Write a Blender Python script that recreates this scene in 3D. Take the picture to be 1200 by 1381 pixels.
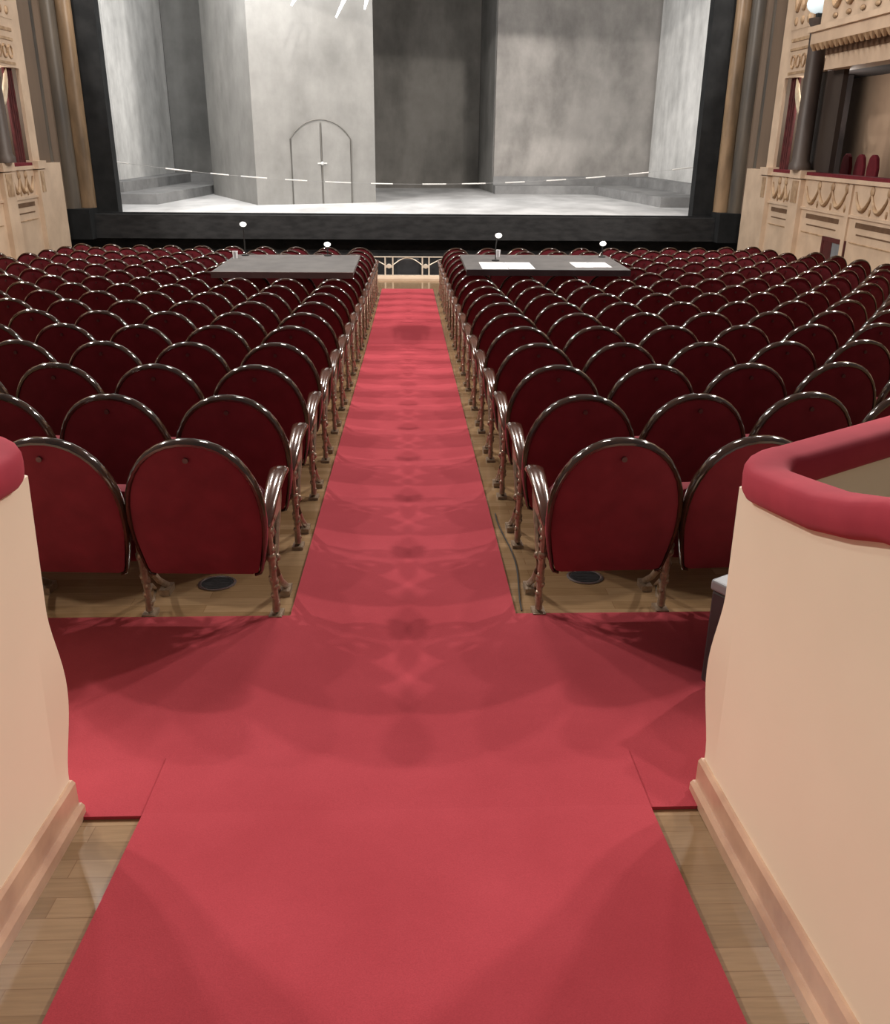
import bpy, bmesh, math, random
from mathutils import Vector, Matrix
random.seed(7)
for o in list(bpy.data.objects): bpy.data.objects.remove(o)
sc = bpy.context.scene
COL = sc.collection
PI = math.pi

# ------------------------------------------------------------------ camera
CAMZ = 1.7; PITCH = math.radians(22.3); ROLL = math.radians(.58); YAW = math.radians(2.35); FPX = 1230.0
def yawv(v):
    c, s = math.cos(YAW), math.sin(YAW)
    return Vector((v[0]*c+v[1]*s, -v[0]*s+v[1]*c, v[2]))
cp, sp = math.cos(PITCH), math.sin(PITCH); cr, sr = math.cos(ROLL), math.sin(ROLL)
RIGHT = yawv((cr, sp*sr, cp*sr)); UP = yawv((-sr, sp*cr, cp*cr)); FWD = yawv((0, cp, -sp))
cam_d = bpy.data.cameras.new('camera'); cam = bpy.data.objects.new('camera', cam_d); COL.objects.link(cam)
m = Matrix((RIGHT, UP, -FWD)).transposed().to_4x4(); m.translation = (0, 0, CAMZ); cam.matrix_world = m
cam_d.sensor_width = 36; cam_d.lens = 36*FPX/1381; cam_d.clip_start = .05; cam_d.clip_end = 200
sc.camera = cam
def project(p):
    d = Vector(p)-Vector((0, 0, CAMZ)); z = d.dot(FWD)
    if z < .1: return None
    return 600+FPX*d.dot(RIGHT)/z, 690.5-FPX*d.dot(UP)/z

# ------------------------------------------------------------------ view, world, lights
sc.view_settings.view_transform = 'Standard'; sc.view_settings.look = 'None'
sc.view_settings.exposure = 0.0; sc.view_settings.gamma = 1.0; sc.view_settings.use_curve_mapping = False
w = bpy.data.worlds.new('hall_air'); sc.world = w; w.use_nodes = True
bg = w.node_tree.nodes['Background']; bg.inputs[0].default_value = (1.0, .90, .84, 1); bg.inputs[1].default_value = .135
def lamp(kind, name, loc, power, color, radius=.1, size=None, target=None, spot=None):
    d = bpy.data.lights.new(name, kind); d.energy = power; d.color = color
    if kind in ('POINT', 'SPOT'): d.shadow_soft_size = radius
    if kind == 'SPOT': d.spot_size = spot; d.spot_blend = .5
    if size: d.shape = 'RECTANGLE'; d.size, d.size_y = size
    o = bpy.data.objects.new(name, d); COL.objects.link(o); o.location = loc
    if target is not None:
        o.rotation_euler = (Vector(target)-Vector(loc)).to_track_quat('-Z', 'Y').to_euler()
    return o
WARM = (1.0, .93, .86)
HOUSE = 1570
for sx in (-1, 1):
    for (x, y, z, k) in ((9.0, 10.4, 9.2, .85), (9.2, 13.6, 8.6, 1.0), (6.5, 16.0, 10.6, .65)):
        for dx, dz in ((-.2, 0), (.2, .12)):
            lamp('POINT', 'house_lamp', (sx*(x+dx), y, z+dz), HOUSE*k, WARM, .13)
# added fills: soft one over the seats, weak one behind the camera
lamp('AREA', 'overhead_fill', (0, 12.5, 10.5), 450, WARM, size=(1.6, 1.6), target=(0, 6, 0))
lamp('AREA', 'rear_fill', (0, -2.2, 3.2), 16, WARM, size=(1.6, .8), target=(0, 3, .5))
# stage lamps over the set
STG = (1.0, .99, .97)
lamp('AREA', 'stage_batten', (0, 27.0, 9.2), 430, STG, size=(12, 1.5), target=(0, 31, 0))
lamp('AREA', 'stage_side_lamp', (-6.0, 25.2, 8.5), 600, STG, size=(1.2, 1.2), target=(9, 34, 2))
lamp('AREA', 'stage_side_lamp', (-3.4, 25.0, 8.3), 330, STG, size=(1.2, 1.2), target=(-9, 34, 2))

# ------------------------------------------------------------------ materials
def lin(c):
    return tuple(((v/255)/12.92 if v/255 <= .04045 else ((v/255+.055)/1.055)**2.4) for v in c)
class NT:
    def __init__(s, name):
        s.m = bpy.data.materials.new(name); s.m.use_nodes = True; s.t = s.m.node_tree
        s.b = s.t.nodes['Principled BSDF']
    def n(s, typ, **kw):
        nd = s.t.nodes.new(typ)
        for k, v in kw.items(): setattr(nd, k, v)
        return nd
    def l(s, a, b): s.t.links.new(a, b)
    def coord(s, scale=(1, 1, 1)):
        tc = s.n('ShaderNodeTexCoord'); mp = s.n('ShaderNodeMapping'); mp.inputs['Scale'].default_value = scale
        s.l(tc.outputs['Object'], mp.inputs[0]); return mp.outputs[0]
    def noise(s, vec, scale, detail=4, rough=.55):
        n = s.n('ShaderNodeTexNoise'); n.inputs['Scale'].default_value = scale; n.inputs['Detail'].default_value = detail
        n.inputs['Roughness'].default_value = rough; s.l(vec, n.inputs['Vector']); return n.outputs['Fac']
    def ramp(s, fac, stops):
        r = s.n('ShaderNodeValToRGB'); e = r.color_ramp.elements
        while len(e) < len(stops): e.new(.5)
        for el, (p, c) in zip(e, stops): el.position = p; el.color = (*c, 1)
        s.l(fac, r.inputs[0]); return r.outputs[0]
    def bump(s, fac, strength, dist=.01):
        b = s.n('ShaderNodeBump'); b.inputs['Strength'].default_value = strength; b.inputs['Distance'].default_value = dist
        s.l(fac, b.inputs['Height']); s.l(b.outputs[0], s.b.inputs['Normal'])
    def mix(s, fac, a, b, blend='MIX'):
        x = s.n('ShaderNodeMix', data_type='RGBA', blend_type=blend)
        if isinstance(fac, (int, float)): x.inputs[0].default_value = fac
        else: s.l(fac, x.inputs[0])
        for i, v in ((6, a), (7, b)):
            if isinstance(v, tuple): x.inputs[i].default_value = (*v, 1)
            else: s.l(v, x.inputs[i])
        return x.outputs[2]
def mottled(name, c1, c2, scale=3, rough=.7, stretch=(1, 1, 1), lo=.35, hi=.65, metal=0, coat=0, bump=.0, sheen=0, spec=.5, detail=4):
    t = NT(name); v = t.coord(stretch); f = t.noise(v, scale, detail)
    t.l(t.ramp(f, [(lo, c1), (hi, c2)]), t.b.inputs['Base Color'])
    t.b.inputs['Roughness'].default_value = rough; t.b.inputs['Metallic'].default_value = metal
    t.b.inputs['Coat Weight'].default_value = coat; t.b.inputs['Coat Roughness'].default_value = .08
    t.b.inputs['Sheen Weight'].default_value = sheen; t.b.inputs['Specular IOR Level'].default_value = spec
    if bump: t.bump(t.noise(v, scale*6, 6), bump)
    return t.m
def emis(name, c, s):
    t = NT(name); t.b.inputs['Base Color'].default_value = (*c, 1)
    t.b.inputs['Emission Color'].default_value = (*c, 1); t.b.inputs['Emission Strength'].default_value = s
    return t.m
M = {}
M['velvet'] = mottled('crimson_velvet', (.125, .014, .021), (.16, .018, .027), 9, .9, sheen=.03, spec=.15)
M['velvet_rail'] = mottled('rail_velvet', (.33, .030, .050), (.40, .040, .062), 5, .85, sheen=.05, spec=.15)
M['frame'] = mottled('glossy_dark_wood', (.022, .010, .006), (.050, .022, .012), 14, .12, (1, 1, .3), coat=1.0)
M['armwood'] = mottled('glossy_arm_wood', (.060, .022, .013), (.12, .048, .030), 14, .2, (1, .3, 1), coat=1.0)
M['bronze'] = mottled('worn_bronze', (.20, .145, .10), (.34, .25, .175), 30, .28, metal=.3, bump=.2)
M['brass'] = mottled('pale_brass', (.62, .56, .48), (.75, .69, .6), 20, .35, metal=.3)
M['chrome'] = mottled('vent_chrome', (.5, .48, .45), (.6, .58, .55), 20, .25, metal=.9)
M['vent'] = mottled('vent_dark', (.02, .02, .022), (.04, .04, .044), 60, .6)
M['cream'] = mottled('cream_paint', (.86, .76, .575), (.90, .80, .61), 1.2, .55, bump=.03)
M['cream_box'] = mottled('box_cream_paint', lin((196, 172, 148)), lin((212, 188, 163)), 2.2, .5, bump=.1)
M['relief'] = mottled('relief_gilding', lin((150, 120, 90)), lin((190, 162, 130)), 6, .5)
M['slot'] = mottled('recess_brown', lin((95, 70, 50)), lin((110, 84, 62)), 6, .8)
M['base'] = mottled('base_marble', lin((172, 134, 112)), lin((214, 178, 150)), 3.5, .3, (1, 1, 1), bump=.0)
M['black'] = mottled('stage_black', (.012, .013, .014), (.020, .021, .022), 3, .8, spec=.2)
M['fascia'] = mottled('pit_fascia_black', (.020, .020, .021), (.036, .036, .037), 3, .75, (1, 1, 3), spec=.2)
M['deck'] = mottled('stage_deck_paint', lin((188, 188, 188)), lin((220, 220, 220)), 1.0, .8, (1, .5, 1), spec=.1)
M['desk'] = mottled('grey_desk_board', lin((84, 82, 82)), lin((98, 96, 95)), 4, .55)
M['deskedge'] = mottled('desk_edge', lin((96, 84, 80)), lin((108, 95, 90)), 4, .5)
M['paper'] = mottled('white_paper', (.82, .83, .85), (.9, .9, .92), 4, .8)
M['case'] = mottled('equipment_case', (.028, .028, .030), (.045, .046, .05), 4, .4)
M['caselid'] = mottled('case_lid_sheen', lin((120, 124, 130)), lin((138, 142, 148)), 4, .35)  # reflection on the black case top, put into the lid colour
M['rubber'] = mottled('black_rubber', (.012, .012, .012), (.03, .03, .03), 4, .6)
M['taupe'] = mottled('box_taupe_wall', lin((150, 126, 106)), lin((160, 136, 114)), 2, .8)
M['darkbrown'] = mottled('column_brown', lin((66, 56, 52)), lin((84, 72, 64)), 2, .5, (1, 1, .3))
M['darkbrown2'] = mottled('panel_brown', lin((52, 42, 38)), lin((64, 54, 48)), 2, .6, (1, 1, .3))
M['curtain'] = mottled('box_curtain', (.06, .012, .012), (.11, .02, .02), 6, .9)
M['swagw'] = mottled('pale_swag', lin((200, 185, 160)), lin((220, 205, 180)), 6, .8)
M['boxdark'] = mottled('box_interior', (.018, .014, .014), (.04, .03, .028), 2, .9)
M['lampglass'] = emis('lamp_glass', (.72, .84, .88), .75)
M['bulb'] = emis('desk_lamp_glow', (.95, .93, .9), 1.5)
M['tube'] = emis('stage_lamp_glow', (.92, .97, 1.0), .95)
M['dash'] = mottled('white_marker_tape', (.75, .75, .73), (.85, .85, .83), 4, .6)
M['wire'] = mottled('grey_wire', (.3, .3, .3), (.36, .36, .36), 4, .5)
M['ochre'] = mottled('ochre_marble', lin((92, 76, 58)), lin((164, 136, 106)), 2.2, .35, (1, 1, .25), .3, .7, detail=8)
M['greymarble'] = mottled('grey_brown_marble', lin((56, 53, 50)), lin((100, 90, 78)), 2.5, .4, (1.5, 1.5, .2), .3, .7, detail=8)
M['brownpaint'] = mottled('brown_pilaster_paint', lin((98, 82, 68)), lin((112, 94, 78)), 1.2, .6, (1, 1, .3))
M['doorred'] = mottled('door_dark_red', (.06, .012, .012), (.1, .02, .02), 4, .5)
M['greenspot'] = emis('pit_lamp_glow', (.35, .4, .12), .25)
def concrete(name, dark, light, s=.55, streak=.35):
    t = NT(name); v = t.coord((1, 1, streak)); f1 = t.noise(v, s, 8, .62)
    v2 = t.coord((1, 1, 1)); f2 = t.noise(v2, s*2.2, 6, .6)
    c1 = t.ramp(f1, [(.34, lin(dark)), (.64, lin(light))])
    mid = tuple((a+b)/2 for a, b in zip(lin(dark), lin(light)))
    c2 = t.ramp(f2, [(.3, tuple(x*.72 for x in mid)), (.7, tuple(min(1, x*1.25) for x in mid))])
    t.l(t.mix(.5, c1, c2), t.b.inputs['Base Color'])
    t.b.inputs['Roughness'].default_value = .9; t.b.inputs['Specular IOR Level'].default_value = .1
    return t.m
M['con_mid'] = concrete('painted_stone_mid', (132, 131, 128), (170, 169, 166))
M['con_light'] = concrete('painted_stone_lit', (180, 180, 178), (250, 250, 248), .8, .3)  # cross light on the outer flats, painted in as a paler stone
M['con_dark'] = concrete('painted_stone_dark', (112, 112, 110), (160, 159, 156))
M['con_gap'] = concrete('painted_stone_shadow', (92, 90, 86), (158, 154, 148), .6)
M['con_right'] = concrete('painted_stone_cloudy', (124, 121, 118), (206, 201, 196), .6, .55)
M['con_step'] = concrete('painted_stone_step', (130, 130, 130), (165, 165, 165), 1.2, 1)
def carpet_mat():
    t = NT('red_carpet_pile'); v = t.coord((1, 1, 1))
    big = t.noise(v, 1.6, 5, .6); fine = t.noise(v, 260, 3, .6)
    c = t.ramp(big, [(.32, (.36, .042, .056)), (.68, (.43, .056, .074))])
    c2 = t.ramp(fine, [(.3, (.82, .82, .82)), (.7, (1, 1, 1))])
    t.l(t.mix(1.0, c, c2, 'MULTIPLY'), t.b.inputs['Base Color'])
    t.b.inputs['Roughness'].default_value = .95; t.b.inputs['Specular IOR Level'].default_value = .1
    t.b.inputs['Sheen Weight'].default_value = .12; t.b.inputs['Sheen Tint'].default_value = (1, .5, .55, 1)
    t.bump(fine, .25, .003); return t.m
M['carpet'] = carpet_mat()
def parquet():
    t = NT('oak_parquet'); v = t.coord((1, 1, 1))
    b = t.n('ShaderNodeTexBrick'); b.offset = .37
    b.inputs['Color1'].default_value = (*lin((150, 124, 94)), 1); b.inputs['Color2'].default_value = (*lin((124, 98, 68)), 1)
    b.inputs['Mortar'].default_value = (*lin((120, 92, 64)), 1); b.inputs['Scale'].default_value = 1
    b.inputs['Mortar Size'].default_value = .0012; b.inputs['Brick Width'].default_value = .9; b.inputs['Row Height'].default_value = .075
    b.inputs['Bias'].default_value = -.2
    t.l(v, b.inputs['Vector'])
    g = t.noise(t.coord((1.5, 22, 1)), 5, 6)
    gc = t.ramp(g, [(.3, (.84, .82, .8)), (.7, (1.05, 1.04, 1.03))])
    t.l(t.mix(1.0, b.outputs['Color'], gc, 'MULTIPLY'), t.b.inputs['Base Color'])
    t.b.inputs['Roughness'].default_value = .15; t.b.inputs['Specular IOR Level'].default_value = .5
    return t.m
M['parquet'] = parquet()

# ------------------------------------------------------------------ mesh helpers
class MB:
    def __init__(s): s.v = []; s.f = []
    def add(s, vs, fs):
        o = len(s.v); s.v += [tuple(p) for p in vs]; s.f += [tuple(i+o for i in f) for f in fs]; return s
    def box(s, x0, x1, y0, y1, z0, z1):
        vs = [(x, y, z) for z in (z0, z1) for x, y in ((x0, y0), (x1, y0), (x1, y1), (x0, y1))]
        return s.add(vs, [(3, 2, 1, 0), (4, 5, 6, 7), (0, 1, 5, 4), (1, 2, 6, 5), (2, 3, 7, 6), (3, 0, 4, 7)])
    def prism(s, poly, z0, z1, fn=None):
        n = len(poly); vs = [(x, y, z0) for x, y in poly]+[(x, y, z1) for x, y in poly]
        if fn: vs = [fn(p) for p in vs]
        return s.add(vs, [tuple(range(n))[::-1], tuple(range(n, 2*n))]+[(i, (i+1) % n, n+(i+1) % n, n+i) for i in range(n)])
    def tube(s, path, r, n=8, ry=None, up=(0, 0, 1), closed=False):
        P = [Vector(p) for p in path]; N = len(P); rings = []
        for i, p in enumerate(P):
            if closed: t = P[(i+1) % N]-P[i-1]
            else: t = P[min(i+1, N-1)]-P[max(i-1, 0)]
            t.normalize(); u = Vector(up); a = t.cross(u)
            if a.length < 1e-3: a = t.cross(Vector((0, 1, 0)))
            a.normalize(); b = a.cross(t).normalized()
            ra = r[i] if isinstance(r, (list, tuple)) else r
            rb = (ry[i] if isinstance(ry, (list, tuple)) else ry) if ry is not None else ra
            rings.append([p+a*math.cos(2*PI*k/n)*ra+b*math.sin(2*PI*k/n)*rb for k in range(n)])
        vs = [q for R in rings for q in R]; fs = []
        for i in range(N if closed else N-1):
            j = (i+1) % N
            for k in range(n): fs.append((i*n+k, i*n+(k+1) % n, j*n+(k+1) % n, j*n+k))
        if not closed: fs += [tuple(range(n))[::-1], tuple((N-1)*n+k for k in range(n))]
        return s.add(vs, fs)
    def lathe(s, prof, n=16, c=(0, 0, 0)):
        vs = []; fs = []
        for r, z in prof: vs += [(c[0]+r*math.cos(2*PI*k/n), c[1]+r*math.sin(2*PI*k/n), c[2]+z) for k in range(n)]
        for i in range(len(prof)-1):
            for k in range(n): fs.append((i*n+k, i*n+(k+1) % n, (i+1)*n+(k+1) % n, (i+1)*n+k))
        fs += [tuple(range(n))[::-1], tuple((len(prof)-1)*n+k for k in range(n))]
        return s.add(vs, fs)
    def ball(s, c, r, n=8, sq=(1, 1, 1)):
        vs = []; fs = []; m_ = n//2+1
        for i in range(1, m_):
            a = PI*i/m_
            vs += [(c[0]+sq[0]*r*math.sin(a)*math.cos(2*PI*k/n), c[1]+sq[1]*r*math.sin(a)*math.sin(2*PI*k/n), c[2]+sq[2]*r*math.cos(a)) for k in range(n)]
        L = m_-1
        for i in range(L-1):
            for k in range(n): fs.append((i*n+k, (i+1)*n+k, (i+1)*n+(k+1) % n, i*n+(k+1) % n))
        vs += [(c[0], c[1], c[2]+sq[2]*r), (c[0], c[1], c[2]-sq[2]*r)]
        for k in range(n):
            fs.append((L*n, k, (k+1) % n)); fs.append((L*n+1, (L-1)*n+(k+1) % n, (L-1)*n+k))
        return s.add(vs, fs)
    def mesh(s, name, mat, smooth=None):
        me = bpy.data.meshes.new(name); me.from_pydata(s.v, [], s.f); me.validate()
        bm = bmesh.new(); bm.from_mesh(me); bmesh.ops.recalc_face_normals(bm, faces=bm.faces)
        if smooth is not None:
            for f in bm.faces: f.smooth = True
            for e in bm.edges:
                if len(e.link_faces) == 2 and e.calc_face_angle(0) > math.radians(smooth): e.smooth = False
        bm.to_mesh(me); bm.free(); me.materials.append(mat); return me
    def build(s, name, mat, parent=None, smooth=None, bevel=0):
        o = bpy.data.objects.new(name, s.mesh(name, mat, smooth)); COL.objects.link(o)
        if parent: o.parent = parent
        if bevel:
            b = o.modifiers.new('bevel', 'BEVEL'); b.width = bevel; b.segments = 2; b.limit_method = 'ANGLE'
        return o
def tag(o, label=None, cat=None, group=None, kind=None):
    if label: o['label'] = label
    if cat: o['category'] = cat
    if group: o['group'] = group
    if kind: o['kind'] = kind
    return o
def empty(name, loc=(0, 0, 0), rz=0):
    o = bpy.data.objects.new(name, None); COL.objects.link(o); o.location = loc; o.rotation_euler = (0, 0, rz)
    o.empty_display_size = .1; return o
def struct(o): o['kind'] = 'structure'; return o

# ------------------------------------------------------------------ floors
def fz(Y):
    if Y < 2.13: return -.128+.12*(2.13-Y)
    if Y < 10.5: return -.06*Y
    return -.63-.047*(min(Y, 19.6)-10.5)
def yspan(a, b, st=.4):
    n = max(1, int(round((b-a)/st))); ys = [a+(b-a)*i/n for i in range(n+1)]
    for k in (2.13, 10.5):
        if a < k < b: ys.append(k)
    return sorted(set(ys))
def strip(mb, a, b, x0, x1, up, down):
    ys = yspan(a, b); vs = []
    for y in ys:
        for x, z in ((x0, fz(y)+up), (x1, fz(y)+up), (x1, fz(y)+down), (x0, fz(y)+down)): vs.append((x, y, z))
    fs = [(3, 2, 1, 0), tuple(len(vs)-4+i for i in range(4))]
    for i in range(len(ys)-1):
        for k in range(4): fs.append((4*i+k, 4*i+(k+1) % 4, 4*i+4+(k+1) % 4, 4*i+4+k))
    return mb.add(vs, fs)
struct(strip(MB(), -1.5, 19.6, -8.1, 8.1, 0, -.12).build('floor', M['parquet']))

def poly_carpet(name, parts, label, up):
    mb = MB()
    for (a, b, x0, x1) in parts: strip(mb, a, b, x0, x1, up, .001)
    o = mb.build(name, M['carpet']); return tag(o, label, 'carpet')
poly_carpet('carpet', [(2.13, 2.156, -.945, .855), (2.156, 3.462, -2.3, 2.3), (3.462, 17.62, -.515, .452)],
            'red carpet covering the landing and running down the central aisle to the pit', .012)
poly_carpet('carpet_runner', [(-1.2, 2.42, -.775, .70)],
            'red carpet runner in the foreground laid up to the landing between the cream walls', .020)

# ------------------------------------------------------------------ entrance walls with padded rails
def wall_piece(sx, X, Yend, profile, side, lean):
    def lx(z): return -sx*lean*max(0, z+.1)
    # profile: (Y, top z) from far end towards the camera
    th = .085
    root = MB()
    profile = list(profile); first = profile[0]; outer = X; inner = X+sx*th; profile[0] = (first[0]-th, first[1])
    # side wall as strip of vertical quads
    vs = []; fs = []
    for (y, zt) in profile:
        for x in (outer, inner):
            vs += [(x, y, fz(y)-.05), (x+lx(zt), y, zt)]
    n = len(profile)
    for i in range(n-1):
        a = 4*i; b = a+4
        fs += [(a, b, b+1, a+1), (a+2, a+3, b+3, b+2), (a+1, b+1, b+3, a+3), (a, a+2, b+2, b)]
    fs += [(0, 1, 3, 2), (4*(n-1), 4*(n-1)+2, 4*(n-1)+3, 4*(n-1)+1)]
    root.add(vs, fs)
    # far wall facing the seats, slightly bellied
    zt = profile[0][1]
    prof = [(-.20, 0), (.02, .0)]+[(.02+.52*k/14, .037*math.sin(PI*k/14)**1.6) for k in range(1, 14)]+[(.54, 0), (zt, 0)]
    x1 = X+sx*1.5; y1 = Yend+.92
    vs = []; fs = []
    for (z, d) in prof:
        for (bx, by) in ((X-sx*d*.35, Yend+d), (x1, y1+d)): vs.append((bx+lx(z), by, z))
        for (bx, by) in ((x1, y1-th), (X, Yend-th)): vs.append((bx+lx(z), by, z))
    for i in range(len(prof)-1):
        for k in range(4): fs.append((4*i+k, 4*i+(k+1) % 4, 4*i+4+(k+1) % 4, 4*i+4+k))
    L = 4*(len(prof)-1); fs += [(3, 2, 1, 0), (L, L+1, L+2, L+3)]
    root.add(vs, fs)
    wl = struct(root.build('wall_'+side, M['cream'], smooth=40))
    # padded rail: rounded profile swept round the corner
    path = []
    for (y, z) in reversed(profile): path.append((X+sx*.035+lx(z), y, z+.04))
    path = path[:-1]
    cx, cy, cz = X+sx*.035+lx(zt), Yend, zt+.04
    for k in range(7):
        a = k/6*PI/2; r = .10
        path.append((cx+sx*r*(1-math.cos(a)), cy-r+r*math.sin(a)+.02*k/6, cz+.012*k/6))
    dirn = Vector((x1-cx, y1-cy, 0)); L2 = dirn.length; dirn.normalize()
    for k in range(1, 6): path.append((cx+sx*.10+dirn.x*(L2*k/5), cy+.02+dirn.y*L2*k/5, cz+.012+.015*k/5))
    P = [Vector(p) for p in path]; N = len(P); vs = []; fs = []
    sec = []
    hw, hh = .058, .046
    for k in range(20):
        a = 2*PI*k/20; c_, s_ = math.cos(a), math.sin(a)
        sec.append((hw*math.copysign(abs(c_)**.55, c_), hh*math.copysign(abs(s_)**.55, s_)))
    for i, p in enumerate(P):
        t = (P[min(i+1, N-1)]-P[max(i-1, 0)]); t.z = 0; t.normalize(); a = Vector((t.y, -t.x, 0))
        for (u, v_) in sec: vs.append(p+a*u+Vector((0, 0, v_)))
    for i in range(N-1):
        for k in range(20): fs.append((i*20+k, i*20+(k+1) % 20, (i+1)*20+(k+1) % 20, (i+1)*20+k))
    fs += [tuple(range(20)), tuple((N-1)*20+k for k in range(20))]
    MB().add(vs, fs).build('padded_rail', M['velvet_rail'], wl, smooth=60)
    # baseboard
    b = MB(); ys = [Yend+.004]+[y for y in (1.95, 1.6, 1.2, .8, .3, -.6)]
    for (h, t, o_) in ((.125, .018, 0), (.045, .034, 0)):
        vs = []; fs = []
        for y in ys:
            z0 = fz(y)
            vs += [(X-sx*t, y, z0), (X-sx*t, y, z0+h-.01), (X-sx*(t-.008), y, z0+h), (X+sx*.01, y, z0+h), (X+sx*.01, y, z0)]
        for i in range(len(ys)-1):
            for k in range(5): fs.append((5*i+k, 5*i+(k+1) % 5, 5*i+5+(k+1) % 5, 5*i+5+k))
        fs += [(4, 3, 2, 1, 0), tuple(5*(len(ys)-1)+k for k in range(5))]
        b.add(vs, fs)
    struct(b.build('baseboard_'+side, M['base']))
wall_piece(1, .875, 2.21, [(2.21, .86), (1.96, .89), (1.77, .93), (1.61, .98), (1.48, 1.03), (1.3, 1.07), (1.0, 1.12), (.3, 1.16), (-.6, 1.16)], 'right', .012)
wall_piece(-1, -.978, 2.15, [(2.15, .92), (1.96, .93), (1.77, .95), (1.61, .98), (1.48, 1.03), (1.3, 1.07), (1.0, 1.12), (.3, 1.16), (-.6, 1.16)], 'left', .036)

# ------------------------------------------------------------------ theatre seat
def tl(z): return -.17*z          # backward lean of the back
def back_outline(inset=0., n=15):
    pts = []   # right bottom corner, up, over the arch, down to the left
    hb, hm, zs, zt, zb = .238-inset, .268-inset, .50, .84-inset, .232+inset
    side = [(hb-.03, zb), (hb-.008, zb+.008), (hb, zb+.03)]
    for k in range(1, 6):
        t = k/6; side.append((hb+(hm-hb)*math.sin(t*PI/2), zb+.03+(zs-zb-.03)*t))
    arch = []
    for k in range(n+1):
        a = PI*k/n; c_ = math.cos(a); arch.append((hm*math.copysign(abs(c_)**.92, c_), zs+(zt-zs)*math.sin(a)**.92))
    pts = side+arch+[(-x, z) for x, z in reversed(side)]
    return pts
def seat_meshes():
    R = {}
    # back: quilt-like shell bulging to both sides
    b = MB(); out = back_outline(.012); n = len(out); cz = .46
    rings = [(-.001, .0, 1), (.35, 0, 0), (.7, 0, 0), (1, 0, 0)]
    vs = []; fs = []
    seq = [(.30, -.022-.012), (.62, -.019-.012), (.88, -.012-.012), (1.0, -.012), (1.0, .022), (.9, .050), (.62, .066), (.3, .072)]
    for (s, y) in seq:
        for (x, z) in out:
            zz = cz+(z-cz)*s; vs.append((x*s, y+tl(zz), zz))
    for i in range(len(seq)-1):
        for k in range(n): fs.append((i*n+k, i*n+(k+1) % n, (i+1)*n+(k+1) % n, (i+1)*n+k))
    fs += [tuple(range(n))[::-1], tuple((len(seq)-1)*n+k for k in range(n))]
    R['backrest'] = b.add(vs, fs).mesh('backrest', M['velvet'], 50)
    # glossy bent wood frame
    path = [(x, .004+tl(z), z) for x, z in back_outline(.004, 19)]
    fr = MB(); rr = [.007+.0075*min(1, max(0, (z-.2)/.3)) for x, y, z in path]; fr.tube(path, rr, 10, [q*1.75 for q in rr], up=(0, 1, .17))
    R['back_frame'] = fr.mesh('back_frame', M['frame'], 50)
    # small round number badge
    bd = MB(); bd.tube([(0, -.031+tl(.77), .772), (0, -.038+tl(.77), .772)], .011, 10)
    R['number_badge'] = bd.mesh('number_badge', M['doorred'])
    # folded seat cushion
    s = MB(); vs = []; fs = []
    sec = [(-.225, .235), (-.235, .26), (-.235, .50), (-.2, .54), (.2, .54), (.235, .50), (.235, .26), (.225, .235)]
    for (k, y) in ((.86, .075), (1, .092), (1, .175), (.86, .20)):
        for (x, z) in sec: vs.append((x*k, y+.10*(z-.36), .36+(z-.36)*k))
    for i in range(3):
        for k in range(8): fs.append((i*8+k, i*8+(k+1) % 8, (i+1)*8+(k+1) % 8, (i+1)*8+k))
    fs += [tuple(range(8)), tuple(24+k for k in range(8))]
    R['seat_cushion'] = s.add(vs, fs).mesh('seat_cushion', M['velvet'], 50)
    # armrest paddle
    a = MB(); p = [(0, -.055, .455), (0, -.03, .485), (0, .04, .515), (0, .13, .545), (0, .22, .565), (0, .29, .572), (0, .335, .560), (0, .35, .535)]
    a.tube(p, [.018, .028, .031, .034, .038, .041, .038, .022], 12, [.014, .018, .02, .02, .02, .02, .022, .014])
    R['armrest'] = a.mesh('armrest', M['armwood'], 60)
    # cast standard with scrolls
    g = MB()
    g.tube([(0, -.02, .46), (0, -.005, .36), (0, .015, .24), (0, .03, .12), (0, .035, .03), (0, .03, .0)], [.014, .013, .015, .013, .017, .02], 8, [.022, .018, .022, .018, .026, .03])
    g.tube([(0, .26, .55), (0, .25, .47), (0, .20, .39), (0, .14, .33), (0, .10, .25), (0, .12, .16), (0, .19, .09), (0, .26, .04), (0, .30, .012)], .013, 8, .016)
    g.tube([(0, .02, .38), (0, .07, .40), (0, .11, .36), (0, .09, .31), (0, .05, .31), (0, .04, .34)], .008, 6)
    g.tube([(0, .03, .10), (0, .09, .12), (0, .13, .08), (0, .10, .04), (0, .06, .05)], .008, 6)
    g.tube([(0, .02, .22), (0, .06, .25), (0, .10, .25)], .009, 6)
    for (y, z) in ((.06, .45), (.10, .25), (.0, .30), (.005, .40), (.028, .17)): g.ball((0, y, z), .021, 8)
    for k in range(9): g.ball((.004*(-1)**k, -.012+.0055*k, .42-.045*k), .017, 6)
    g.box(-.012, .012, .0, .22, .43, .50)
    R['leg'] = g.mesh('leg', M['bronze'], 50)
    R['rear_foot'] = MB().box(-.028, .028, .0, .075, -.012, .018).mesh('rear_foot', M['bronze']); R['front_foot'] = MB().box(-.024, .024, .24, .325, -.018, .014).mesh('front_foot', M['bronze'])
    return R
SM = seat_meshes()
HP = .275   # half pitch
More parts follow.
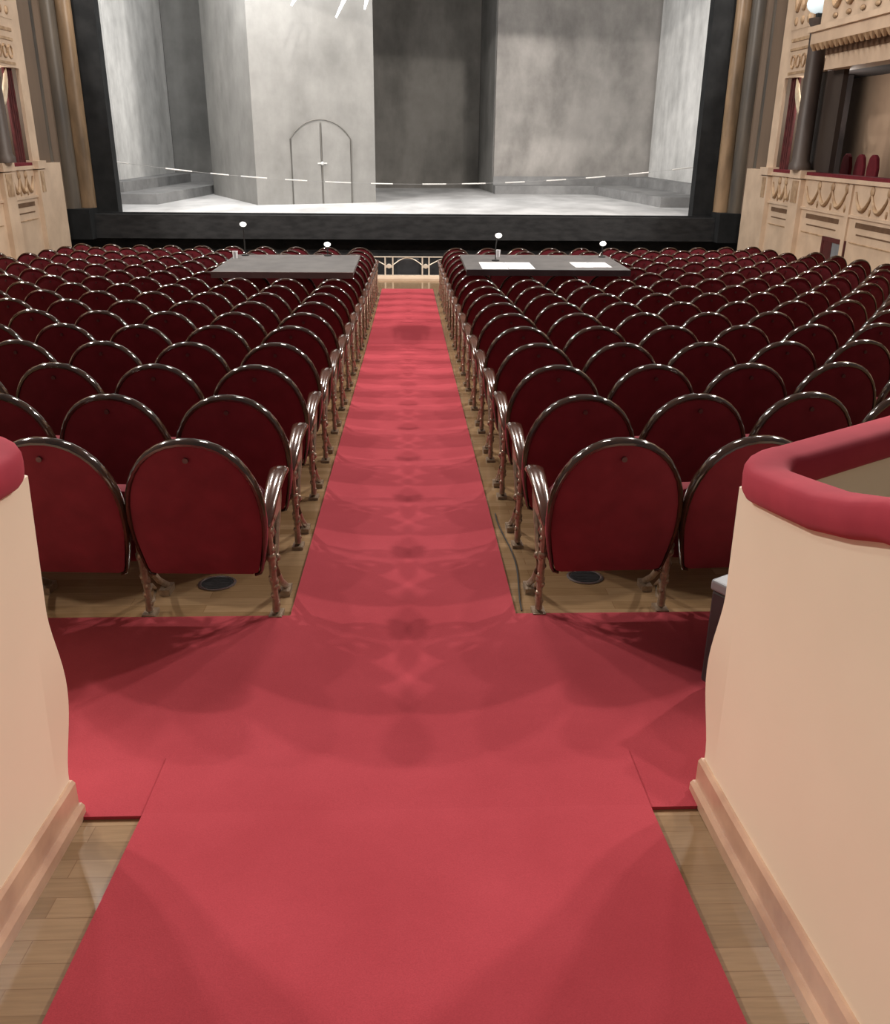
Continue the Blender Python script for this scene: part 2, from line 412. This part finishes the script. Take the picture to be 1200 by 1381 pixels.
def make_seat(both, outer):
    root = empty('theatre_seat')
    for nm in ('backrest', 'seat_cushion', 'back_frame', 'number_badge'):
        o = bpy.data.objects.new(nm, SM[nm]); COL.objects.link(o); o.parent = root
    xs = [outer*HP] + ([-outer*(HP-.01)] if both else [])
    for x in xs:
        for nm in ('armrest', 'leg'):
            o = bpy.data.objects.new(nm, SM[nm]); COL.objects.link(o); o.parent = root; o.location = (x, 0, 0)
            if nm == 'leg':
                for fn in ('rear_foot', 'front_foot'):
                    q = bpy.data.objects.new(fn, SM[fn]); COL.objects.link(q); q.parent = o
    return root
def copy_tree(o, parent=None):
    c = o.copy(); COL.objects.link(c); c.parent = parent
    for ch in list(o.children): copy_tree(ch, c)
    return c
protos = {(b, s): None for b in (0, 1) for s in (-1, 1)}
ORD = ['', 'first', 'second', 'third', 'fourth', 'fifth', 'sixth', 'seventh', 'eighth', 'ninth', 'tenth', 'eleventh', 'twelfth',
       'thirteenth', 'fourteenth', 'fifteenth', 'sixteenth', 'seventeenth']
nseat = 0
for side, sname in ((-1, 'left'), (1, 'right')):
    for r in range(17):
        Ya = 3.455+.815*r
        if sname == 'right': nmax = 11 if r >= 15 else 12
        else: nmax = 10 if r >= 14 else (11 if r >= 12 else 12)
        for c in range(nmax):
            if r == 11 and c in (1, 2) : continue
            if r == 11 and c == 3 and side > 0: continue
            X = side*(.83+.55*c)-.012
            Y = Ya+(.022*(X*X-.66) if c else 0)
            z = fz(Y+.02)
            p = project((X, Y, z+.8)); q = project((X-side*.25, Y, z+.6))
            if not q or not (-15 < q[0] < 1215): continue
            key = (1 if c == 0 else 0, side)
            rz = math.atan(.044*X)*.9
            if protos[key] is None:
                o = protos[key] = make_seat(key[0], side)
            else: o = copy_tree(protos[key])
            o.location = (X, Y, z); o.rotation_euler = (0, 0, rz)
            col = 'beside the aisle' if c == 0 else ORD[c+1]+' from the aisle'
            tag(o, 'red velvet theatre seat %s, %s row from the camera, %s block' % (col, ORD[r+1], sname), 'theatre seat',
                'theatre seats in the %s block' % sname)
            nseat += 1
print('SEATS', nseat)

# ------------------------------------------------------------------ floor vents beneath the nearest seats
vp_ = None
for (x, y, lab) in ((-.90, 3.84, 'round metal floor vent under the left aisle seat of the nearest row'),
                    (.83, 3.88, 'round metal floor vent under the right aisle seat of the nearest row')):
    root = empty('floor_vent', (x, y, fz(y))); root.rotation_euler = (-math.atan(.06), 0, 0)
    MB().lathe([(.085, .0), (.088, .004), (.078, .007), (.072, .004), (.072, .0)], 28).build('rim', M['chrome'], root, smooth=40)
    g = MB(); g.lathe([(.072, .0), (.072, .003)], 28)
    for k in range(-5, 6):
        L = math.sqrt(.068**2-(k*.012)**2); g.box(-L, L, k*.012-.003, k*.012+.003, .003, .006)
    g.build('grille', M['vent'], root)
    tag(root, lab, 'floor vent', 'floor vents')
# cable by the right aisle
cb = MB(); pts = [(.50+.018*math.sin(y*5), y, fz(y)+.006) for y in [3.5+.1*k for k in range(14)]]
cb.tube(pts, .0035, 6); tag(cb.build('cable', M['rubber'], smooth=60), 'thin black cable on the wooden floor beside the right edge of the aisle carpet', 'cable')
# equipment case behind the right wall
ec = empty('equipment_case', (1.34, 2.80, fz(2.80)+.016), math.atan(.92/1.5))
MB().box(-.24, .24, -.16, .16, .03, .40).build('case_body', M['case'], ec, bevel=.01)
MB().box(-.245, .245, -.165, .165, .40, .44).build('case_lid', M['caselid'], ec, bevel=.008)
for sx in (-.19, .19):
    for sy in (-.12, .12): MB().lathe([(.02, 0), (.02, .03)], 10, (sx, sy, 0)).build('foot', M['rubber'], ec)
tag(ec, 'black equipment case with lid sheen painted grey on the carpet behind the right cream wall', 'equipment case')

# ------------------------------------------------------------------ production desks across the seat backs
def desk(x0, x1, y0, y1, z, lab):
    r = empty('production_desk', ((x0+x1)/2, (y0+y1)/2, z)); hx, hy = (x1-x0)/2, (y1-y0)/2
    MB().box(-hx, hx, -hy+.03, hy-.03, 0, .036).build('desk_board', M['desk'], r)
    MB().box(-hx, hx, -hy, -hy+.03, -.035, .036).build('front_edge', M['deskedge'] if x0 < 0 else M['case'], r)
    MB().box(-hx, hx, hy-.03, hy, -.035, .036).build('back_edge', M['deskedge'], r)
    return tag(r, lab, 'desk', 'production desks over the seats')
DZ = .182
desk(-2.33, -.66, 11.08, 12.80, DZ, 'bare grey desk board laid across the seat backs left of the aisle')
desk(.70, 2.72, 11.38, 12.92, DZ, 'grey desk board with white papers laid across the seat backs right of the aisle')
ZT = DZ+.036
for (x0, x1, y0, y1, lab) in ((.90, 1.55, 11.42, 12.08, 'large white paper sheets on the right grey desk, nearer the aisle'),
                              (2.08, 2.54, 11.62, 12.12, 'smaller white paper sheets on the right grey desk, away from the aisle')):
    b = MB(); mx = (x0+x1)/2
    b.box(x0, mx-.005, y0, y1, ZT, ZT+.004); b.box(mx+.005, x1, y0+.02, y1, ZT, ZT+.004)
    tag(b.build('paper_sheets', M['paper']), lab, 'paper')
def gooseneck(x, y, h, lean, lab, rb=.05):
    r = empty('desk_lamp', (x, y, ZT))
    MB().lathe([(rb, 0), (rb, .012), (.02, .02)], 14).build('base', M['rubber'], r, smooth=40)
    st = MB().tube([(0, 0, .01), (0, 0, h*.6), (lean*.4, 0, h*.9), (lean, 0, h)], .008, 8).build('stem', M['rubber'], r, smooth=60)
    MB().ball((lean, -.01, h), .036, 12, (1.25, 1, .9)).build('lamp_head', M['bulb'], st, smooth=60)
    return tag(r, lab, 'desk lamp')
gooseneck(-2.19, 12.70, .40, .0, 'tall thin desk lamp with small white head on the left grey desk')
gooseneck(-1.09, 12.70, .15, .0, 'low desk lamp with white head at the back of the left grey desk')
gooseneck(1.13, 12.25, .32, .03, 'desk lamp with white head by the papers on the right grey desk')
gooseneck(2.62, 12.70, .18, .0, 'low desk lamp with white head at the far corner of the right grey desk')
for (x, y, lab) in ((-2.27, 12.4, 'small white cup at the far left corner of the left grey desk'), (1.2, 12.7, 'small white cup at the back of the right grey desk')):
    MBc = MB(); MBc.lathe([(.028, 0), (.036, .09), (.033, .09), (.026, .01)], 14, (x, y, ZT)); tag(MBc.build('cup', M['paper'], smooth=40), lab, 'cup')

# ------------------------------------------------------------------ pit railing and pit
FE = fz(19.6)
struct(MB().box(-8.1, 8.1, 19.6, 19.75, FE-1.4, FE+.0).build('pit_wall', M['cream_box']))
struct(MB().box(-8.1, 8.1, 19.3, 19.8, FE, FE+.055).build('pit_kerb', M['cream_box']))
struct(MB().box(-8.6, 8.6, 19.75, 24.6, FE-1.5, FE-1.4).build('pit_floor', M['black']))
rl = empty('pit_railing', (0, 19.72, FE+.055))
TOP = .40
b = MB(); b.box(-7.9, 7.9, -.02, .02, TOP-.02, TOP); b.build('top_rail', M['brass'], rl)
b = MB(); b.box(-7.9, 7.9, -.012, .012, .0, .02); b.build('bottom_rail', M['brass'], rl)
xs = []
for k in range(-6, 7): xs += [k*1.18-.42+0.0, k*1.18-.24]
for x in [-.50, -.34, .28, .42, -1.5, -1.34, 1.28, 1.42]:
    MB().box(x-.014, x+.014, -.014, .014, .02, TOP-.02).build('upright', M['brass'], rl)
for (a, c) in ((-.50, -.34), (.28, .42), (-1.5, -1.34), (1.28, 1.42)):
    b = MB(); b.box(a, c, -.008, .008, TOP*.42, TOP*.56); b.ball(((a+c)/2, 0, TOP*.5), .05, 8, (1, .3, 1)); b.build('rosette_panel', M['brass'], rl)
for (a, c) in ((-.34, .28), (-1.34, -.50), (.42, 1.28)):
    b = MB(); b.tube([(a+(c-a)*k/12, 0, TOP*.55+TOP*.38*math.sin(PI*k/12)) for k in range(13)], .011, 6); b.build('arch', M['brass'], rl, smooth=60)
tag(rl, 'low pale brass railing with arches at the far end of the aisle', 'railing')
# conductor's chair in the pit beyond the railing
cc = empty('pit_stool', (-.02, 20.6, FE-1.4))
MB().box(-.24, .24, .2, .25, .95, 1.68).build('backrest', M['case'], cc, bevel=.03)
MB().box(-.24, .24, -.25, .25, .85, .93).build('seat', M['case'], cc, bevel=.02)
for sx in (-.2, .2):
    for sy in (-.2, .2): MB().tube([(sx*1.1, sy*1.1, 0), (sx, sy, .86)], .015, 6).build('leg', M['rubber'], cc)
tag(cc, 'black high stool standing in the orchestra pit behind the brass railing', 'stool')

# ------------------------------------------------------------------ stage
ZS = -.11
b = MB(); b.box(-8.75, 8.75, 23.75, 24.0, ZS-.56, ZS); b.box(-8.75, 8.75, 24.15, 24.4, -2.5, ZS-.1)
struct(b.build('stage_front', M['fascia']))
struct(MB().box(-13, 13, 24.0, 44, ZS-.3, ZS+.0).build('stage_floor', M['deck']))
struct(MB().box(-8.75, 8.75, 24.0, 24.16, ZS-.02, ZS+.03).build('stage_kerb', M['black']))
for sx in (-1, 1):
    struct(MB().box(*sorted((sx*7.22, sx*9.2)), 24.15, 24.5, ZS, 10).build('stage_mask', M['black']))
    struct(MB().box(*sorted((sx*7.7, sx*8.75)), 23.4, 24.15, ZS-.56, ZS+.14).build('proscenium_plinth', M['black']))
struct(MB().box(-9.2, 9.2, 24.15, 24.5, 6.8, 10).build('stage_header', M['black']))
struct(MB().box(-13, 13, 43.8, 44, ZS, 12).build('wall_back', M['black']))
for sx in (-1, 1): struct(MB().box(*sorted((sx*12.9, sx*13.1)), 24.5, 44, ZS, 12).build('wall_stage', M['black']))

H = 9.0
# tower with door
tw = empty('stage_tower', (-4.26, 27.35, ZS))
def rel(p): return (p[0]+4.26, p[1]-27.35)
tp = [rel(p) for p in ((-4.26, 27.35), (-.98, 28.9), (-1.6, 32.9), (-6.2, 33.5), (-6.45, 32.3))]
MB().prism(tp, 0, H).build('tower_wall', M['con_mid'], tw)
# door in the local frame of the front face
d = Vector((3.28, 1.55, 0)); FL = d.length; d.normalize(); nrm = Vector((d.y, -d.x, 0))
def onface(u, z, off): p = d*u+nrm*off; return (p.x, p.y, z)
def door_leaf(u0, u1, um, dw, zc, zs, off):
    top = []
    for k in range(9):
        u = u0+(u1-u0)*k/8; top.append((u, zs+(zc-zs)*math.sqrt(max(0, 1-((u-um)/dw)**2))))
    poly = [(u0, 0)]+[(u1, 0)]+list(reversed(top))
    vs = [onface(u, z, .0) for u, z in poly]+[onface(u, z, off) for u, z in poly]; n = len(poly)
    return MB().add(vs, [tuple(range(n)), tuple(range(n, 2*n))[::-1]]+[(i, (i+1) % n, n+(i+1) % n, n+i) for i in range(n)])
um, dw = 1.95, .88
sp_ = .03
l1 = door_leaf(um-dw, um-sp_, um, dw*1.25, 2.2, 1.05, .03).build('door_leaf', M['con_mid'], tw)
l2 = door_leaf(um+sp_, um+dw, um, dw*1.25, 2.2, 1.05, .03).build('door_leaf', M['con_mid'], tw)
fr = MB(); pts = [onface(um-dw-.03, 0, .03)]
for k in range(15):
    u = um-dw-.03+(2*dw+.06)*k/14; pts.append(onface(u, 1.10+(2.26-1.10)*math.sqrt(max(0, 1-((u-um)/(dw*1.25))**2)), .03))
pts.append(onface(um+dw+.03, 0, .03)); fr.tube(pts, .014, 6).build('door_frame', M['con_gap'], tw, smooth=60)
MB().tube([onface(um, 0, .03), onface(um, 2.16, .03)], .010, 6).build('door_seam', M['con_gap'], tw)
hd = MB(); hd.tube([onface(um-.14, 1.1, .07), onface(um+.14, 1.1, .07)], .022, 6); hd.ball(onface(um, 1.1, .07), .05, 8); hd.build('door_handle', M['con_light'], l2)
tag(tw, 'grey painted stone stage tower with an arched double door', 'stage scenery')
def flat(name, a, c, th, z0, mat, lab):
    a = Vector((*a, 0)); c = Vector((*c, 0)); dd = (c-a).normalized(); nn = Vector((-dd.y, dd.x, 0))
    poly = [(0, 0), ((c-a).x, (c-a).y), ((c-a+nn*th).x, (c-a+nn*th).y), ((nn*th).x, (nn*th).y)]
    o = MB().prism(poly, 0, H-z0).build(name, mat); o.location = (a.x, a.y, z0)
    return tag(o, lab, 'stage scenery')
# platforms
def platform(name, poly, z0, z1, lab):
    o = MB().prism(poly, z0, z1).build(name, M['con_step']); return tag(o, lab, 'stage step', 'stage steps')
platform('stage_platform', [(-12, 27.3), (-7.06, 27.3), (-6.55, 32.3), (-6.5, 33.5), (-6.4, 40), (-12, 40)], ZS, .17, 'wide lower grey step at the left side of the stage set')
platform('stage_platform', [(-12, 28.0), (-8.15, 28.0), (-7.75, 34.9), (-6.5, 35.1), (-6.5, 40), (-12, 40)], .17, .45, 'upper grey step at the left side of the stage set')
platform('stage_platform', [(3.02, 33.7), (6.56, 34.0), (7.28, 27.55), (12, 27.55), (12, 40), (3.02, 40)], ZS, .17, 'wide lower grey step at the right side of the stage set')
platform('stage_platform', [(3.02, 34.5), (8.0, 35.0), (8.65, 28.6), (12, 28.6), (12, 40), (3.02, 40)], .17, .45, 'upper grey step at the right side of the stage set')
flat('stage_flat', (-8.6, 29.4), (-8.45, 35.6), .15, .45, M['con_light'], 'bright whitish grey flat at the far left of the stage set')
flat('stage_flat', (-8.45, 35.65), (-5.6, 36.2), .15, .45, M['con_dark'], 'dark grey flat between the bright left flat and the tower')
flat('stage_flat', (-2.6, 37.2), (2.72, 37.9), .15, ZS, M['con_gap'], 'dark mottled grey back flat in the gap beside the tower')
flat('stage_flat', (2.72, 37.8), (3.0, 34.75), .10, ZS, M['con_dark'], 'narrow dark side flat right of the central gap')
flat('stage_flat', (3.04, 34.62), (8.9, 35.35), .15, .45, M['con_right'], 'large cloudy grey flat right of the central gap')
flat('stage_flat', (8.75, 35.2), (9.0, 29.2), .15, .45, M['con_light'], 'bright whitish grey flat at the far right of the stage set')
# sagging line of white markers across the stage opening
ln = empty('marker_line', (0, 24.53, 0))
def sagz(x): return .61+.0088*x*x
MB().tube([(x*.5, 0, sagz(x*.5)) for x in range(-15, 16)], .004, 5).build('wire', M['wire'], ln)
for x0, x1 in ((-7.4, -6.95), (-6.05, -5.4), (-4.95, -4.5), (-4.2, -3.55), (-3.1, -2.55), (-2.1, -1.45), (-.95, -.4), (.35, .95), (1.35, 1.95), (2.45, 2.95), (3.5, 4.0), (4.5, 5.0), (5.6, 6.1), (6.7, 7.3)):
    MB().tube([(x0+(x1-x0)*k/3, -.005, sagz(x0+(x1-x0)*k/3)) for k in range(4)], .017, 6).build('marker', M['dash'], ln)
tag(ln, 'sagging line of short white markers strung across the stage opening', 'marker line')
# hanging stage lamps
for (p0, p1, lab) in (((-2.9, 4.72), (-2.75, 4.95), 'small glowing stage lamp hanging leftmost above the tower'),
                      ((-1.80, 4.47), (-1.45, 5.1), 'longest glowing stage lamp hanging above the tower door'),
                      ((-1.08, 4.66), (-.98, 5.0), 'short glowing stage lamp hanging at the right edge of the tower')):
    r = empty('stage_lamp', (p1[0], 26, p1[1]))
    MB().tube([(p0[0]-p1[0], 0, p0[1]-p1[1]), (0, 0, 0)], [.025, .06], 8).build('lamp_tube', M['tube'], r, smooth=60)
    MB().tube([(0, 0, 0), (.05, 0, 2.2)], .012, 6).build('hanger', M['rubber'], r)
    tag(r, lab, 'stage lamp')

# ------------------------------------------------------------------ proscenium
for sx, nm in ((-1, 'left'), (1, 'right')):
    pr_ = struct(empty('trim_'+('1' if sx < 0 else '2')))
    def colm(x, y, r, mat, name, z0=ZS+.14, sq=1):
        prof = [(r*1.0, z0), (r*1.0, 8.5)]
        MB().lathe(prof, 28, (sx*x, y, 0)).build(name, mat, pr_, smooth=40)
    colm(7.90, 24.0, .20, M['ochre'], 'ochre_column')
    colm(8.20, 23.72, .22, M['greymarble'], 'marble_column')
    MB().prism([(sx*a, b_) for a, b_ in ((8.30, 24.1), (8.22, 23.35), (8.42, 22.75), (8.9, 22.5), (8.9, 24.1))], ZS-.5, 8.5).build('brown_pilaster', M['brownpaint'], pr_)
    colm(8.38, 23.05, .13, M['greymarble'], 'marble_column')

# ------------------------------------------------------------------ boxes at the sides
def rbox(mb, sx, x0, x1, y0, y1, z0, z1): a, c = sorted((sx*x0, sx*x1)); mb.box(a, c, y0, y1, z0, z1); return mb
def festoon(mb, sx, X, y0, y1, zt, drop, r=.035):
    n = 9; mb.tube([(sx*(X-.015), y0+(y1-y0)*k/n, zt-drop*math.sin(PI*k/n)**.8) for k in range(n+1)], [r*(.5+.7*math.sin(PI*k/n)) for k in range(n+1)], 6)
def side_boxes(sx, side):
    X = 8.1
    root = struct(empty('wall_box_'+side))
    # parapet body
    b = MB(); rbox(b, sx, X, X+.18, 9.0, 22.6, -1.2, 1.06); rbox(b, sx, X-.05, X+.22, 9.0, 22.6, 1.0, 1.07)
    rbox(b, sx, X-.03, X, 9.0, 22.6, .42, .47)
    b.build('parapet', M['cream_box'], root)
    b = MB(); rbox(b, sx, X-.02, X+.2, 9, 21.3, 1.07, 1.13); b.build('velvet_top', M['velvet'], root)
    # pilasters
    pil = [(21.35, 21.75), (19.5, 20.0)] + [(17.28-2.22*k, 17.42-2.22*k) for k in range(4)]
    for i, (a, c) in enumerate(pil):
        b = MB(); w_ = .10 if i < 2 else .04
        rbox(b, sx, X-w_, X, a, c, -1.2, .98)
        if i < 2:
            rbox(b, sx, X-w_-.04, X+.24, a-.04, c+.04, 1.0, 1.16)
        b.build('pilaster', M['cream_box'], root)
        if i < 2:
            b = MB(); rbox(b, sx, X-w_-.012, X-w_+.01, a+.1, c-.1, .52, .95); b.build('pilaster_inset', M['relief'], root)
    # panels between
    pans = [(20.05, 21.3)]+[(17.46-2.22*k, 19.46-2.22*k if k else 19.46) for k in range(4)]
    for (a, c) in pans:
        n = 3
        for k in range(n):
            y0 = a+.08+(c-a-.16)*k/n; y1 = a+.08+(c-a-.16)*(k+1)/n
            b = MB(); festoon(b, sx, X, y0, y1, .86, .30); b.build('garland', M['relief'], root, smooth=60)
            b = MB(); b.ball((sx*(X-.01), y0+.0, .90), .07, 8, (.5, 1, 1.3)); b.ball((sx*(X-.01), y0, .55), .035, 6, (.5, 1, 2))
            b.build('rosette', M['relief'], root, smooth=60)
        L = c-a
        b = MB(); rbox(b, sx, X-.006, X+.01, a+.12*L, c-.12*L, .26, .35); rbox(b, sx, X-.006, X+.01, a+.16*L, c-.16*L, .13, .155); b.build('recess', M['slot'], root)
        b = MB()
        for (z0, z1) in ((-.95, -.93), (-.02, 0)): rbox(b, sx, X-.015, X, a+.1, c-.1, z0, z1)
        b.build('panel_moulding', M['relief'], root)
    # box side openings
    b = MB(); rbox(b, sx, X-.02, X+.05, 21.35, 21.75, 1.16, 6.5); b.build('box_jamb', M['cream_box'], root)
    b = MB(); rbox(b, sx, 8.0, 8.9, 21.75, 22.75, -1.2, 1.1); b.build('end_pier', M['cream_box'], root)
    b = MB(); rbox(b, sx, 8.15, 8.9, 21.75, 22.6, 1.1, 7.5); b.build('upper_pier', M['brownpaint'], root)
    # carved panel over the stage box
    b = MB(); rbox(b, sx, X-.02, X+.3, 19.95, 21.35, 2.95, 3.85); b.build('lintel', M['cream_box'], root)
    b = MB(); rbox(b, sx, X-.045, X-.01, 20.0, 21.2, 3.62, 3.68); rbox(b, sx, X-.045, X-.01, 20.0, 21.2, 3.45, 3.5); rbox(b, sx, X-.035, X-.01, 20.0, 21.2, 3.0, 3.05)
    for k in range(4): b.tube([(sx*(X-.03), 20.2+.27*k+.1*math.cos(t), 3.24+.12*math.sin(t)) for t in [2*PI*j/10 for j in range(10)]], .02, 6, closed=True)
    b.build('carved_panel', M['relief'], root)
    b = MB(); rbox(b, sx, X-.03, X+.3, 19.9, 21.35, 3.85, 5.2); b.build('upper_front', M['cream_box'], root)
    for k in range(4):
        b = MB(); y0 = 19.95+.33*k; festoon(b, sx, X-.02, y0, y0+.33, 4.7, .5, .04); b.ball((sx*(X-.04), y0+.16, 4.0), .07, 8, (.5, 1, 1.2)); b.build('garland', M['relief'], root, smooth=60)
    # interior of stage box
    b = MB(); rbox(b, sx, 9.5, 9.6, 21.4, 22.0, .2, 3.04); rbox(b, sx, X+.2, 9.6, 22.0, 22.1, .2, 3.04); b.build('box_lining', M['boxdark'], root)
    b = MB()
    for k in range(7): b.tube([(sx*(X+.14+.03*(k % 2)), 21.30-.055*k, 1.08), (sx*(X+.14+.03*(k % 2)), 21.30-.055*k-.02, 2.95)], .035, 6)
    b.build('curtain', M['curtain'], root, smooth=60)
    b = MB(); b.tube([(sx*(X+.12), 20.98-.62*k/10, 2.93-.66*math.sin(PI*min(1, k/10*1.25)/2)**.7+.25*max(0, k/10-.75)) for k in range(11)], [.03, .05, .06, .06, .065, .07, .075, .08, .075, .07, .06], 8)
    b.build('curtain_swag', M['swagw'], root, smooth=60)
    # big box: back wall, ceiling, floor, dividing wall
    b = MB(); rbox(b, sx, 10.2, 10.3, 9, 23.0, .1, 5.5); b.build('box_back_wall', M['taupe'], root)
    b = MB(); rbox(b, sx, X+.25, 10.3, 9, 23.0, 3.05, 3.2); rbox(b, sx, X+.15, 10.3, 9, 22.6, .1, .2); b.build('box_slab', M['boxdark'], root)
    # upper tier balcony
    b = MB(); rbox(b, sx, 7.72, 8.5, 9, 19.35, 3.42, 3.72); rbox(b, sx, 7.66, 8.5, 9, 19.40, 3.62, 3.72); rbox(b, sx, 8.02, 8.5, 9, 19.25, 2.98, 3.24); rbox(b, sx, 7.85, 8.3, 9, 19.3, 3.72, 5.0)
    b.build('balcony_cornice', M['cream_box'], root)
    b = MB()
    for k in range(48):
        y = 19.2-.2*k; b.tube([(sx*7.74, y, 3.42), (sx*7.76, y, 3.30)], [.085, .03], 8)
    b.build('fringe', M['relief'], root)
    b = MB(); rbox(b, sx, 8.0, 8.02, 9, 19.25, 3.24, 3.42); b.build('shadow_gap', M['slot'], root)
    for k in range(9):
        b = MB(); y0 = 18.9-.55*k; festoon(b, sx, 7.84, y0-.5, y0, 4.35, .35, .04); b.ball((sx*7.83, y0-.25, 3.85), .06, 8, (.5, 1.6, .8)); b.ball((sx*7.83, y0, 4.4), .08, 8, (.5, 1, 1.4)); b.build('garland', M['relief'], root, smooth=60)
side_boxes(1, 'right'); side_boxes(-1, 'left')
for sx, nm in ((1, 'right'), (-1, 'left')):
    cl = empty('box_column', (sx*8.02, 19.72, 1.165))
    MB().lathe([(.22, 0), (.22, .10), (.175, .16), (.17, 2.2), (.175, 2.6), (.22, 2.68), (.23, 2.75)], 24).build('shaft', M['darkbrown'], cl, smooth=40)
    b = MB(); rbox(b, sx, .24, .34, -.85, .15, -.03, 1.82); b.build('side_panel', M['darkbrown2'], cl)
    tag(cl, 'dark brown column between the theatre boxes on the %s' % nm, 'column')
    lm = empty('box_lamp', (sx*7.98, 19.72, 3.92))
    MB().box(-.06, .06, -.06, .06, 0, .12).build('bracket', M['rubber'], lm)
    MB().ball((0, 0, .26), .22, 14, (1.1, 1.9, .85)).build('lamp_globe', M['lampglass'], lm, smooth=60)
    tag(lm, 'white glowing globe lamp on top of the dark column on the %s' % nm, 'lamp')
for sx in (-1, 1): lamp('POINT', 'box_fill_light', (sx*8.8, 20.5, 2.4), 60, WARM, .25)  # added unseen fill that brightens the back walls of the boxes
# seats in the right box
for i, y in enumerate((19.55, 18.95, 18.4)):
    r = empty('box_chair', (8.95, y, .2)); r.rotation_euler = (0, 0, PI/2)
    b = MB(); b.prism([(-.2, .0), (.2, 0), (.2, .62), (.14, .80), (.05, .86), (-.05, .86), (-.14, .80), (-.2, .62)], 0, .07, lambda p: (p[0], p[2], p[1]+.42)); b.build('backrest', M['velvet'], r, bevel=.015)
    MB().box(-.22, .22, -.42, .0, .42, .5).build('seat', M['velvet'], r, bevel=.015)
    for a in (-.18, .18):
        for c in (-.38, -.02): MB().tube([(a, c, 0), (a, c, .43)], .018, 6).build('leg', M['frame'], r)
    tag(r, ['red chair in the right box, nearest the dark column', 'red chair in the right box, middle one of three', 'red chair in the right box, nearest the photo edge'][i], 'chair', 'chairs in the right box')
# small doorway in the right wall
dr = struct(empty('door_1', (8.1, 17.75, -.9)))
b = MB(); b.box(-.03, .02, -.5, .5, .82, .90); b.box(-.03, .02, -.5, -.42, 0, .82); b.box(-.03, .02, .42, .5, 0, .82); b.build('door_frame', M['doorred'], dr)
MB().box(-.012, .0, -.42, .05, 0, .82).build('door_pane', M['caselid'], dr)
MB().box(-.02, .0, .05, .42, 0, .82).build('door_panel', M['doorred'], dr)
